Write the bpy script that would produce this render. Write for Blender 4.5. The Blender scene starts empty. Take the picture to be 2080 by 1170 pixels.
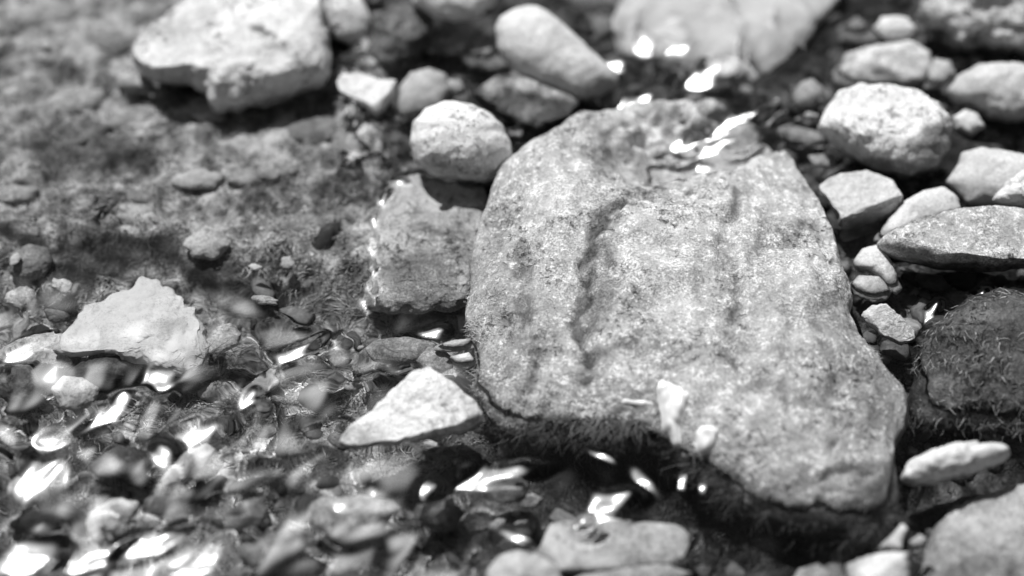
import bpy, bmesh, math, random
import numpy as np
from mathutils import Vector
from mathutils.bvhtree import BVHTree

# ------------------------------------------------------------------ camera, sky, sun, exposure
SC = bpy.context.scene
COL = SC.collection
W, H = 2080.0, 1170.0                     # pixel grid the outlines below are noted in
PITCH = math.radians(47.0)                # camera looks down by this much
DIST = 3.2
LENS = 76.8
FPX = LENS / 36.0 * W
camd = bpy.data.cameras.new('camera')
cam = bpy.data.objects.new('camera', camd)
COL.objects.link(cam)
CAMP = np.array([0.0, -DIST * math.cos(PITCH), DIST * math.sin(PITCH)])
cam.location = CAMP
cam.rotation_euler = (math.radians(90) - PITCH, 0, 0)
camd.lens = LENS
camd.sensor_width = 36
camd.clip_start = 0.05
camd.clip_end = 400
camd.dof.use_dof = True
camd.dof.focus_distance = 3.15
camd.dof.aperture_fstop = 0.75
SC.camera = cam

SUN_TO = np.array([-0.26, 0.38, 0.89])
SUN_TO /= np.linalg.norm(SUN_TO)
wd = bpy.data.worlds.new('World')
SC.world = wd
wd.use_nodes = True
wn = wd.node_tree.nodes
wl = wd.node_tree.links
wn.clear()
sky = wn.new('ShaderNodeTexSky')
sky.sky_type = 'NISHITA'
sky.sun_disc = False
sky.sun_elevation = math.asin(SUN_TO[2])
sky.sun_rotation = math.atan2(SUN_TO[0], SUN_TO[1])
bw = wn.new('ShaderNodeRGBToBW')
bg = wn.new('ShaderNodeBackground')
bg.inputs[1].default_value = 0.05
wo = wn.new('ShaderNodeOutputWorld')
wl.new(sky.outputs[0], bw.inputs[0])
wl.new(bw.outputs[0], bg.inputs[0])
wl.new(bg.outputs[0], wo.inputs[0])

sund = bpy.data.lights.new('sun', 'SUN')
sund.energy = 5.0
sund.angle = math.radians(0.6)
sun = bpy.data.objects.new('sun', sund)
COL.objects.link(sun)
sun.location = tuple(SUN_TO * 20)
sun.rotation_euler = Vector(SUN_TO).to_track_quat('Z', 'Y').to_euler()
sund.cycles.is_caustics_light = True

vs = SC.view_settings
vs.view_transform = 'Standard'
vs.look = 'None'
vs.exposure = 0.0
vs.gamma = 1.0
vs.use_curve_mapping = False
SC.render.engine = 'CYCLES'
cy = SC.cycles
cy.use_denoising = True
cy.denoiser = 'OPENIMAGEDENOISE'
cy.max_bounces = 9
cy.diffuse_bounces = 3
cy.glossy_bounces = 3
cy.transmission_bounces = 6
cy.transparent_max_bounces = 8
cy.caustics_reflective = False
cy.caustics_refractive = True
cy.sample_clamp_indirect = 3.0
cy.blur_glossy = 0.3

# ------------------------------------------------------------------ maths helpers
CR = np.array([1.0, 0, 0])
CU = np.array([0, math.sin(PITCH), math.cos(PITCH)])
CF = np.array([0, math.cos(PITCH), -math.sin(PITCH)])


def rays(px):
    px = np.atleast_2d(px).astype(float)
    d = CF[None] + ((px[:, 0] - W / 2) / FPX)[:, None] * CR[None] - ((px[:, 1] - H / 2) / FPX)[:, None] * CU[None]
    return d


def at(px, z=0.0):
    """points of the real place: where the sight lines through these pixels meet the level z"""
    d = rays(px)
    t = (z - CAMP[2]) / d[:, 2]
    return CAMP[None] + d * t[:, None]


def to_px(P):
    q = P - CAMP[None]
    x, y, z = q @ CR, q @ CU, q @ CF
    return np.stack([W / 2 + FPX * x / z, H / 2 - FPX * y / z], 1)


def _hash(ix, iy, iz, seed):
    h = (ix * 374761393 + iy * 668265263 + iz * 2147483647 + seed * 1274126177) & 0xFFFFFFFF
    h = ((h ^ (h >> 13)) * 1274126177) & 0xFFFFFFFF
    h = ((h ^ (h >> 16)) * 2246822519) & 0xFFFFFFFF
    return (h ^ (h >> 15)) & 0xFFFFFFFF


_G = np.random.RandomState(5).normal(size=(256, 3))
_G /= np.linalg.norm(_G, axis=1)[:, None]


def noise(P, seed=0):
    P = np.asarray(P, float)
    I = np.floor(P).astype(np.int64)
    F = P - I
    U = F * F * F * (F * (F * 6 - 15) + 10)
    out = np.zeros(len(P))
    for dx in (0, 1):
        wx = U[:, 0] if dx else 1 - U[:, 0]
        for dy in (0, 1):
            wy = U[:, 1] if dy else 1 - U[:, 1]
            for dz in (0, 1):
                wz = U[:, 2] if dz else 1 - U[:, 2]
                g = _G[_hash(I[:, 0] + dx, I[:, 1] + dy, I[:, 2] + dz, seed) % 256]
                out += wx * wy * wz * ((F[:, 0] - dx) * g[:, 0] + (F[:, 1] - dy) * g[:, 1] + (F[:, 2] - dz) * g[:, 2])
    return out * 1.6


def fbm(P, s, octv=4, seed=0, gain=0.5):
    o = 0
    a = 1.0
    for k in range(octv):
        o = o + a * noise(P * s * (2.03 ** k) + 17.3 * k, seed + k)
        a *= gain
    return o


def sstep(a, b, x):
    t = np.clip((x - a) / (b - a), 0, 1)
    return t * t * (3 - 2 * t)


def make_mesh(name, V, Fc, smooth=True):
    me = bpy.data.meshes.new(name)
    V = np.asarray(V, np.float32)
    Fc = np.asarray(Fc, np.int32)
    n = Fc.shape[1]
    me.vertices.add(len(V))
    me.vertices.foreach_set('co', V.ravel())
    me.loops.add(Fc.size)
    me.loops.foreach_set('vertex_index', Fc.ravel())
    me.polygons.add(len(Fc))
    me.polygons.foreach_set('loop_start', np.arange(0, Fc.size, n, dtype=np.int32))
    me.polygons.foreach_set('loop_total', np.full(len(Fc), n, np.int32))
    me.polygons.foreach_set('use_smooth', np.full(len(Fc), smooth))
    me.update(calc_edges=True)
    return me


def set_attr(me, name, vals):
    a = me.attributes.new(name, 'FLOAT', 'POINT')
    a.data.foreach_set('value', np.asarray(vals, np.float32))


_ico = {}


def ico(k):
    if k not in _ico:
        bm = bmesh.new()
        bmesh.ops.create_icosphere(bm, subdivisions=k, radius=1.0)
        V = np.array([v.co[:] for v in bm.verts])
        F_ = np.array([[v.index for v in f.verts] for f in bm.faces])
        bm.free()
        _ico[k] = (V, F_)
    return _ico[k]


def add(name, me, mat, kind=None, label=None, cat=None, group=None, parent=None, loc=None):
    o = bpy.data.objects.new(name, me)
    COL.objects.link(o)
    me.materials.append(mat)
    if loc is not None:
        o.location = loc
    if kind:
        o['kind'] = kind
    if label:
        o['label'] = label
    if cat:
        o['category'] = cat
    if group:
        o['group'] = group
    if parent:
        o.parent = parent
    o.cycles.is_caustics_receiver = True
    return o


def poly_dist(Q, poly):
    """distance of points Q (n,2) to a polyline"""
    best = np.full(len(Q), 1e9)
    poly = np.asarray(poly, float)
    for a, b in zip(poly[:-1], poly[1:]):
        d = b - a
        t = np.clip(((Q - a) @ d) / max(d @ d, 1e-9), 0, 1)
        best = np.minimum(best, np.linalg.norm(Q - a - t[:, None] * d, axis=1))
    return best


def ell(Q, cx, cy_, rx, ry, ang):
    """normalised distance to an ellipse; ang in degrees, positive rises to the right"""
    a = math.radians(ang)
    dx, dy = Q[:, 0] - cx, Q[:, 1] - cy_
    u = (dx * math.cos(a) - dy * math.sin(a)) / rx
    v = (dx * math.sin(a) + dy * math.cos(a)) / ry
    return np.sqrt(u * u + v * v)


def inside(Q, poly):
    poly = np.asarray(poly, float)
    r = np.zeros(len(Q), bool)
    j = len(poly) - 1
    for i in range(len(poly)):
        xi, yi = poly[i]
        xj, yj = poly[j]
        c = ((yi > Q[:, 1]) != (yj > Q[:, 1])) & (Q[:, 0] < (xj - xi) * (Q[:, 1] - yi) / (yj - yi + 1e-12) + xi)
        r ^= c
        j = i
    return r


# ------------------------------------------------------------------ materials
def stone_mat(name, contrast=0.5, pits=0.5, crust=0.3, bump=0.4, rough=0.6, sc=1.0, streak=1.0, grain=0.12):
    m = bpy.data.materials.new(name)
    m.use_nodes = True
    nt = m.node_tree
    N, L = nt.nodes, nt.links
    N.clear()

    def nd(t, **k):
        n = N.new(t)
        for a, b in k.items():
            setattr(n, a, b)
        return n

    def math_(op, a, b=None, c=None, clamp=False):
        n = nd('ShaderNodeMath', operation=op, use_clamp=clamp)
        for i, v in enumerate((a, b, c)):
            if v is None:
                continue
            if isinstance(v, (int, float)):
                n.inputs[i].default_value = v
            else:
                L.new(v, n.inputs[i])
        return n.outputs[0]

    def rng(v, a, b, c, d):
        n = nd('ShaderNodeMapRange')
        n.interpolation_type = 'SMOOTHSTEP'
        L.new(v, n.inputs[0])
        for i, x in enumerate((a, b, c, d)):
            n.inputs[i + 1].default_value = x
        return n.outputs[0]

    tc = nd('ShaderNodeTexCoord')
    oi = nd('ShaderNodeObjectInfo')
    mp = nd('ShaderNodeVectorMath', operation='MULTIPLY_ADD')
    L.new(oi.outputs['Random'], mp.inputs[0])
    mp.inputs[1].default_value = (13.0, 7.0, 9.0)
    L.new(tc.outputs['Object'], mp.inputs[2])
    st = nd('ShaderNodeVectorMath', operation='MULTIPLY')
    L.new(mp.outputs[0], st.inputs[0])
    st.inputs[1].default_value = (1.0, streak, 1.0)
    vec = st.outputs[0]

    def nz(scale, det=4, rgh=0.6, dist=0.0):
        n = nd('ShaderNodeTexNoise')
        n.inputs['Scale'].default_value = scale * sc
        n.inputs['Detail'].default_value = det
        n.inputs['Roughness'].default_value = rgh
        n.inputs['Distortion'].default_value = dist
        L.new(vec, n.inputs['Vector'])
        return n.outputs[0]

    a = nz(14, 5, 0.62, 0.3)
    b = nz(60, 5, 0.7)
    c = nz(230, 3, 0.75)
    vo = nd('ShaderNodeTexVoronoi')
    vo.inputs['Scale'].default_value = 160 * sc
    L.new(vec, vo.inputs['Vector'])
    tone = nd('ShaderNodeAttribute', attribute_name='tone').outputs['Fac']
    f = math_('ADD', math_('MULTIPLY', math_('SUBTRACT', a, 0.5), 1.7 * contrast),
              math_('ADD', math_('MULTIPLY', math_('SUBTRACT', b, 0.5), 1.2 * contrast),
                    math_('MULTIPLY', math_('SUBTRACT', c, 0.5), 1.8 * contrast)))
    val = math_('MULTIPLY', tone, math_('ADD', f, 1.0))
    # pale mineral crust and dark pits / lichen dots
    cr = math_('MULTIPLY', rng(b, 0.52, 0.60, 0, 1), rng(c, 0.45, 0.57, 0, 1))
    val = math_('ADD', val, math_('MULTIPLY', math_('MULTIPLY', cr, crust), math_('SUBTRACT', math_('MINIMUM', math_('MULTIPLY', tone, 2.2), 0.9), val)))
    pt = math_('MULTIPLY', math_('MULTIPLY', rng(nz(75, 6, 0.8, 0.5), 0.54, 0.62, 0, 1), rng(nz(9, 3, 0.6, 0.4), 0.47, 0.60, 0.12, 1)), rng(c, 0.42, 0.54, 0.3, 1))
    val = math_('MULTIPLY', val, math_('SUBTRACT', 1.0, math_('MULTIPLY', pt, pits)))
    val = math_('MULTIPLY', val, math_('ADD', 1.0, math_('MULTIPLY', math_('MULTIPLY', rng(nz(330, 3, 0.65), 0.38, 0.62, -1, 1), rng(nz(17, 3, 0.6, 0.5), 0.40, 0.62, 0.25, 1.3)), grain)))
    val = math_('MINIMUM', math_('MAXIMUM', val, 0.012), 0.86)
    bs = nd('ShaderNodeBsdfPrincipled')
    cc = nd('ShaderNodeCombineColor')
    for i in range(3):
        L.new(val, cc.inputs[i])
    L.new(cc.outputs[0], bs.inputs['Base Color'])
    bs.inputs['Roughness'].default_value = rough
    bs.inputs['Specular IOR Level'].default_value = 0.35
    hgt = math_('ADD', math_('MULTIPLY', b, 0.6), math_('ADD', math_('MULTIPLY', c, 0.4), math_('MULTIPLY', pt, -0.5)))
    bp = nd('ShaderNodeBump')
    bp.inputs['Strength'].default_value = bump
    bp.inputs['Distance'].default_value = 0.006
    L.new(hgt, bp.inputs['Height'])
    L.new(bp.outputs[0], bs.inputs['Normal'])
    out = nd('ShaderNodeOutputMaterial')
    L.new(bs.outputs[0], out.inputs[0])
    return m


M_PALE = stone_mat('pale_limestone', 0.6, 0.7, 0.45, 0.8, 0.7, grain=0.2)
M_COBBLE = stone_mat('grey_cobble', 0.5, 0.35, 0.15, 0.35, 0.5)
M_BOULDER = stone_mat('wet_boulder', 0.95, 0.85, 0.95, 0.8, 0.5, 1.0, grain=0.30)
M_MOSSY = stone_mat('mossy_stone', 1.6, 0.8, 0.5, 1.0, 0.32)
M_SUNK = stone_mat('submerged_stone', 1.1, 0.6, 0.4, 0.5, 0.6)
M_BED = stone_mat('silt_and_algae', 2.4, 0.85, 0.5, 1.0, 0.8, 1.0)
M_GRAVEL = stone_mat('gravel', 0.5, 0.2, 0.0, 0.3, 0.55)


def plain_mat(name, lo, hi, rough=0.6):
    m = bpy.data.materials.new(name)
    m.use_nodes = True
    nt = m.node_tree
    bs = nt.nodes['Principled BSDF']
    t = nt.nodes.new('ShaderNodeAttribute')
    t.attribute_name = 'tone'
    r = nt.nodes.new('ShaderNodeMapRange')
    r.inputs[3].default_value = lo
    r.inputs[4].default_value = hi
    nt.links.new(t.outputs['Fac'], r.inputs[0])
    nt.links.new(r.outputs[0], bs.inputs['Base Color'])
    bs.inputs['Roughness'].default_value = rough
    return m


M_ALGAE = plain_mat('algae_filament', 0.012, 0.75)

m = bpy.data.materials.new('clear_water')
m.use_nodes = True
nt = m.node_tree
nt.nodes.clear()
rf = nt.nodes.new('ShaderNodeBsdfRefraction')
rf.inputs['IOR'].default_value = 1.333
rf.inputs['Roughness'].default_value = 0.0
gl = nt.nodes.new('ShaderNodeBsdfAnisotropic')
gl.distribution = 'BECKMANN'
gl.inputs['Roughness'].default_value = 0.19
fr = nt.nodes.new('ShaderNodeFresnel')
fr.inputs['IOR'].default_value = 1.333
gl.inputs['Roughness'].default_value = 0.14
g2 = nt.nodes.new('ShaderNodeBsdfAnisotropic')
g2.distribution = 'BECKMANN'
g2.inputs['Roughness'].default_value = 0.285
mg = nt.nodes.new('ShaderNodeMixShader')
mg.inputs[0].default_value = 0.6
nt.links.new(gl.outputs[0], mg.inputs[1])
nt.links.new(g2.outputs[0], mg.inputs[2])
mx = nt.nodes.new('ShaderNodeMixShader')
ow = nt.nodes.new('ShaderNodeOutputMaterial')
nt.links.new(fr.outputs[0], mx.inputs[0])
nt.links.new(rf.outputs[0], mx.inputs[1])
nt.links.new(mg.outputs[0], mx.inputs[2])
nt.links.new(mx.outputs[0], ow.inputs[0])
M_WATER = m

# ------------------------------------------------------------------ the bed
EXT = 9.0


def axis(lo, hi, step, far):
    a = list(np.arange(lo, hi + step / 2, step))
    s = step
    while a[-1] < far:
        s *= 1.25
        a.append(a[-1] + s)
    s = step
    pre = []
    x = lo
    while x > -far:
        s *= 1.25
        x -= s
        pre.append(x)
    return np.array(pre[::-1] + a)


def grid(xs, ys):
    X, Y = np.meshgrid(xs, ys)
    n, m_ = X.shape
    i = np.arange(n * m_).reshape(n, m_)
    F_ = np.stack([i[:-1, :-1], i[:-1, 1:], i[1:, 1:], i[1:, :-1]], -1).reshape(-1, 4)
    return X.ravel(), Y.ravel(), F_


def zone(Q):
    """weights of the stream's parts: algae shelf (upper left), riffle (lower left), deep pocket (front)"""
    x, y = Q[:, 0], Q[:, 1]
    edge = 545 + 0.10 * x + 40 * np.sin(x / 130.0)
    shelf = sstep(60, -60, y - edge) * sstep(860, 760, x)
    rif = (1 - sstep(60, -60, y - edge)) * sstep(1050, 850, x)
    return shelf, rif


# pale and dark growth on the bed, with gap shade between stones painted black: x, y, rx, ry, tilt, albedo, strength
BED_SPOTS = [
    (80, 60, 150, 100, 0, .38, .9), (230, 60, 100, 80, 0, .34, .8), (160, 215, 80, 40, 10, .44, .9), (265, 255, 60, 35, 0, .44, .8),
    (120, 150, 60, 40, 0, .13, .6), (30, 145, 70, 40, 0, .08, .7), (330, 225, 90, 30, 0, .17, .6), (560, 280, 130, 55, 0, .22, .6),
    (40, 370, 60, 40, 0, .28, .8), (180, 330, 120, 60, 0, .05, .85), (310, 330, 90, 50, 0, .05, .85), (400, 375, 70, 35, 0, .42, .9),
    (480, 370, 60, 30, 0, .28, .7), (560, 355, 60, 35, 0, .28, .7), (620, 400, 90, 50, 0, .10, .5), (690, 300, 60, 60, 0, .25, .6),
    (280, 440, 70, 40, 0, .30, .8), (180, 440, 70, 30, 0, .24, .6), (80, 445, 60, 25, 0, .22, .6), (420, 505, 50, 40, 0, .32, .9),
    (500, 450, 60, 30, 0, .10, .6), (620, 470, 90, 50, 0, .17, .6), (560, 560, 70, 30, 0, .20, .5), (700, 560, 50, 60, 0, .18, .6),
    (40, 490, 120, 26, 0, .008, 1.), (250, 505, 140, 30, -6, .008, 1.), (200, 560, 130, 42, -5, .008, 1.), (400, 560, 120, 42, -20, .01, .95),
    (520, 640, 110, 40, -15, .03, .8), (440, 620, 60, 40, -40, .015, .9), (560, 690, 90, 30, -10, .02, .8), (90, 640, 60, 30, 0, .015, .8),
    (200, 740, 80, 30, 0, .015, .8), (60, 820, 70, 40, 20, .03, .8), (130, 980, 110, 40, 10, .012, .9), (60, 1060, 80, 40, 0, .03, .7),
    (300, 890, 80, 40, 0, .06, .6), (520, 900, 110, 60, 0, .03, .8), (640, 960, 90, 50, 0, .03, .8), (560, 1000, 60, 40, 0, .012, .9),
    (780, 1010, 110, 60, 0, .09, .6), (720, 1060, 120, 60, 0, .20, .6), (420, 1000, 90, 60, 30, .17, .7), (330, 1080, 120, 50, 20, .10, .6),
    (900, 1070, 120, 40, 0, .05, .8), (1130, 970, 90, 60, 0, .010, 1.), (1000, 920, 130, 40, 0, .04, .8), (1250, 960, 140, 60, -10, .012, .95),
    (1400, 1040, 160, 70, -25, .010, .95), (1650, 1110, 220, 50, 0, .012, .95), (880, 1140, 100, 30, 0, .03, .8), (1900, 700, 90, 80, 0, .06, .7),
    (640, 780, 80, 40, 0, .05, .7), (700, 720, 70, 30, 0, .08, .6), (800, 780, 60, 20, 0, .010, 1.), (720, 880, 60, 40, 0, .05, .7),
    (900, 100, 90, 50, 0, .008, 1.), (700, 120, 60, 40, 0, .008, 1.), (540, 195, 130, 28, 14, .008, 1.), (380, 195, 80, 20, -20, .008, 1.),
    (1330, 160, 70, 30, 0, .02, .9), (1620, 150, 90, 60, 40, .012, 1.), (1740, 40, 80, 50, 0, .015, .9), (1650, 270, 70, 60, 0, .10, .8),
    (1880, 350, 120, 40, 0, .01, 1.), (2000, 270, 90, 20, 0, .012, .9), (1950, 570, 140, 30, 0, .008, 1.), (1870, 720, 30, 40, 0, .008, 1.),
    (790, 270, 40, 70, 0, .03, .8), (1080, 260, 80, 50, 0, .04, .8), (1850, 1020, 60, 40, 0, .01, .9), (2020, 1000, 80, 30, 0, .02, .8),
]


def bed_z(x, y):
    P = np.stack([x, y, np.zeros_like(x)], 1)
    Q = to_px(np.stack([x, y, np.full_like(x, -0.03)], 1))
    sh, rif = zone(Q)
    z = -0.105 + 0.068 * sh - 0.012 * rif
    z = z + 0.018 * fbm(P, 8, 4, 3) + 0.012 * fbm(P, 24, 3, 9) * (0.6 + sh)
    z = z - 0.03 * np.clip(1.2 - ell(Q, 1350, 1010, 330, 110, -8), 0, 1)
    z = z - 0.045 * np.clip(1.3 - ell(Q, 210, 530, 270, 45, -10), 0, 1) - 0.04 * np.clip(1.3 - ell(Q, 480, 640, 150, 50, -35), 0, 1)
    z = z + 0.035 * np.maximum(sstep(640, 720, Q[:, 0]) * sstep(400, 340, Q[:, 1]), sstep(1540, 1620, Q[:, 0]) * sstep(740, 660, Q[:, 1]))
    # the banks, outside the picture
    r = np.sqrt(x * x * 0.9 + (y - 0.1) ** 2 * 0.35)
    z = z + sstep(2.6, 7.0, r) * 0.9 + 0.25 * sstep(3, 8, r) * fbm(P, 0.6, 3, 21)
    return z


xs = axis(-1.05, 1.05, 0.006, EXT * 3)
ys = axis(-0.75, 1.05, 0.006, EXT * 3)
gx, gy, gf = grid(xs, ys)
bz = bed_z(gx, gy)
BV = np.stack([gx, gy, bz], 1)
me = make_mesh('stream_bed', BV, gf)
Q = to_px(BV)
infr = (Q[:, 0] > -300) & (Q[:, 0] < W + 300) & (Q[:, 1] > -250) & (Q[:, 1] < H + 200) & (gy > -2)
sh, rif = zone(Q)
tone = np.where(infr, 0.03 + 0.14 * sh + 0.13 * rif, 0.12)
wig = np.stack([fbm(BV, 9, 3, 31), fbm(BV, 9, 3, 47)], 1) * 45
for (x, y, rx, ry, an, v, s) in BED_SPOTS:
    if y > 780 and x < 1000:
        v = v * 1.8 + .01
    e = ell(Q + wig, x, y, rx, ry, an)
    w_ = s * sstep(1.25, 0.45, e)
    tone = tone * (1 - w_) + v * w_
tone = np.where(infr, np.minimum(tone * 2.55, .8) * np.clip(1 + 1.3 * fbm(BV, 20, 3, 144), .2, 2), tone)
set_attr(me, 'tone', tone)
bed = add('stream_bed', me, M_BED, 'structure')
bed['label'] = 'dark silty stream bed with patches of algae'

# ------------------------------------------------------------------ the water
GLINTS = [  # x, y, half length, half width, rise (deg)
    (1305, 100, 27, 15, 30), (1375, 102, 25, 10, 6), (1247, 133, 24, 11, 12), (1430, 160, 40, 17, 22), (1288, 211, 40, 14, 14), (1565, 224, 30, 11, 48),
    (1365, 262, 20, 14, 35), (1420, 280, 70, 12, 10), (1490, 250, 55, 9, 18), (1385, 318, 38, 11, 5), (1450, 305, 55, 9, 16), (1433, 343, 17, 8, 8), (1435, 369, 20, 7, 8), (1305, 402, 16, 5, 4),
    (808, 371, 20, 6, 8), (776, 412, 22, 6, 60), (759, 452, 18, 5, 78), (753, 505, 20, 5, 95), (757, 548, 14, 5, 80), (748, 590, 14, 5, 70), (744, 622, 16, 6, 95),
    (880, 677, 22, 9, 8), (600, 715, 40, 10, 28), (325, 768, 34, 15, 25), (100, 900, 36, 16, 3), (225, 838, 52, 13, 32), (470, 855, 34, 20, 38), (400, 890, 55, 22, 22), (502, 808, 25, 13, 30), (335, 925, 22, 18, 20),
    (990, 975, 78, 17, 12), (875, 992, 22, 15, 25), (1235, 1032, 52, 19, 22), (1180, 1058, 14, 8, 25), (1310, 978, 30, 15, -28), (1388, 978, 16, 8, 50), (1430, 992, 12, 9, 30), (1225, 928, 24, 6, -15), (695, 1028, 16, 10, 0), (762, 1000, 18, 7, -40),
    (45, 1135, 52, 24, 24), (205, 1128, 80, 15, 22), (310, 1108, 52, 15, 22), (40, 715, 40, 15, 20), (1050, 1092, 34, 8, -22), (395, 1165, 40, 8, 6),
    (1890, 640, 22, 9, 50), (1990, 605, 16, 7, 40),
]
xs = axis(-1.0, 1.0, 0.0042, 5.5)
ys = axis(-0.68, 0.98, 0.0042, 5.5)
wx, wy, wf = grid(xs, ys)
PW = np.stack([wx, wy, np.zeros_like(wx)], 1)
Qw = to_px(PW)
shw, rfw = zone(Qw)
amp = 0.30 - 0.12 * shw + 0.44 * rfw * sstep(500, 800, Qw[:, 1]) + 0.12 * rfw
amp = np.where((Qw[:, 0] > -400) & (Qw[:, 0] < W + 400) & (wy > -1.2), amp, 0.5)
amp += 0.35 * sstep(1.4, .6, ell(Qw, 1900, 640, 110, 70, 0)) + .6 * sstep(1.3, .6, ell(Qw, 1450, 90, 260, 130, 0))
amp *= 1 - .45 * sstep(1.3, .6, ell(Qw, 300, 675, 170, 100, 0))
amp += 0.02 * sstep(900, 1000, Qw[:, 1]) * sstep(900, 1000, Qw[:, 0])
# waves drawn out along the slant of the current
ca, sa = math.cos(math.radians(38)), math.sin(math.radians(38))
SP = np.stack([(wx * ca + wy * sa) * 0.5, -wx * sa + wy * ca, np.zeros_like(wx)], 1)
SP2 = PW + 0.02 * np.stack([noise(PW * 9, 3), noise(PW * 9, 4), 0 * wx], 1)
hw = 0.0095 * noise(SP * 9.0, 1) + 0.0085 * noise(SP2 * 16.0 + 5, 2) + 0.0019 * noise(SP2 * 36.0 + 3, 7) + 0.0001 * noise(SP2 * 80.0, 8)
hw *= amp
# crests are leaned to thin out stray sun glints: sun-facing sides are gentler
LEAN = 3.8
wx = wx + LEAN * hw * 0.70
wy = wy + LEAN * hw * 0.71
PW = np.stack([wx, wy, np.zeros_like(wx)], 1)
# facets that mirror the sun
PF = PW.copy()
PF[:, 2] = hw
Qf = to_px(PF)
vdir = CAMP[None] - PF
vdir /= np.linalg.norm(vdir, axis=1)[:, None]
hv = vdir + SUN_TO[None]
sx, sy = -hv[:, 0] / hv[:, 2], -hv[:, 1] / hv[:, 2]
base = hw.copy()
wob = np.stack([noise(PW * 22, 41), noise(PW * 22, 42)], 1) * 12
for (x, y, rx, ry, a_) in GLINTS:
    e = ell(Qf + wob * min(1, ry / 14), x, y, rx * 1.08, ry * 1.12, a_)
    near = e < 3.2
    if not near.any():
        continue
    core = e < 0.5
    if core.sum() < 3:
        core = e < 1.0
    if core.sum() < 1:
        continue
    c0 = PW[core].mean(0)
    zc = base[core].mean() + 0.0008
    i0 = np.nonzero(core)[0][0]
    plane = zc + sx[i0] * (wx - c0[0]) + sy[i0] * (wy - c0[1])
    plane = plane + 0.00045 * noise(PW * np.array([45.0, 60.0, 1.0]), int(x)) - 0.0007 * np.minimum(e, 2.5) ** 2 * min(1.0, ry / 16)
    w_ = sstep(1.9, 0.8, e)
    hw = np.where(near, hw * (1 - w_) + plane * w_, hw)

_hg = hw.reshape(len(ys), len(xs))


def water_h(x, y):
    """height of the water over a point of the plan"""
    h = np.zeros(len(x))
    for it in range(3):
        u = np.interp(x - LEAN * h * .70, xs, np.arange(len(xs)))
        v = np.interp(y - LEAN * h * .71, ys, np.arange(len(ys)))
        i0, j0 = np.clip(u.astype(int), 0, len(xs) - 2), np.clip(v.astype(int), 0, len(ys) - 2)
        fu, fv = u - i0, v - j0
        h = (_hg[j0, i0] * (1 - fu) + _hg[j0, i0 + 1] * fu) * (1 - fv) + (_hg[j0 + 1, i0] * (1 - fu) + _hg[j0 + 1, i0 + 1] * fu) * fv
    return h


def wet(P, seed=5):
    """how soaked the rock is: an uneven wet band just above the water"""
    d = P[:, 2] - water_h(P[:, 0], P[:, 1])
    return sstep(.016, .001, d + .011 * fbm(P, 22, 3, seed)) * sstep(-.004, 0, d)


def shore_step(P):
    """a small step put in at the water line so sunlight reaches the shallows"""
    d = P[:, 2] - water_h(P[:, 0], P[:, 1])
    P = P.copy()
    P[:, 2] += -0.0045 * sstep(0.0008, -0.0012, d) * sstep(-.03, -.004, d) + 0.0012 * sstep(-.0005, .0012, d) * sstep(.012, .002, d)
    return P


me = make_mesh('water', np.stack([wx, wy, hw], 1), wf)
water = add('water', me, M_WATER, 'structure')
water['label'] = 'clear rippling stream water with bright sun glints'
water.cycles.is_caustics_receiver = False
water.cycles.is_caustics_caster = True



# ------------------------------------------------------------------ stones
STONES = []


def radial(poly, c, n=180):
    poly = np.asarray(poly, float)
    th = np.arange(n) / n * 2 * math.pi
    r = np.zeros(n)
    for i, t in enumerate(th):
        d = np.array([math.cos(t), math.sin(t)])
        best = 0
        for a, b in zip(poly, np.roll(poly, -1, 0)):
            e = b - a
            den = d[0] * e[1] - d[1] * e[0]
            if abs(den) < 1e-9:
                continue
            q = a - c
            s = (q[0] * e[1] - q[1] * e[0]) / den
            u = (q[0] * d[1] - q[1] * d[0]) / den
            if s > 0 and -1e-6 <= u <= 1 + 1e-6:
                best = max(best, s)
        r[i] = best
    return th, r


def poly_centre(p):
    p = np.asarray(p, float)
    q = np.roll(p, -1, 0)
    cr = p[:, 0] * q[:, 1] - q[:, 0] * p[:, 1]
    A = cr.sum() / 2
    return np.array([((p[:, 0] + q[:, 0]) * cr).sum() / (6 * A), ((p[:, 1] + q[:, 1]) * cr).sum() / (6 * A)])


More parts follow.
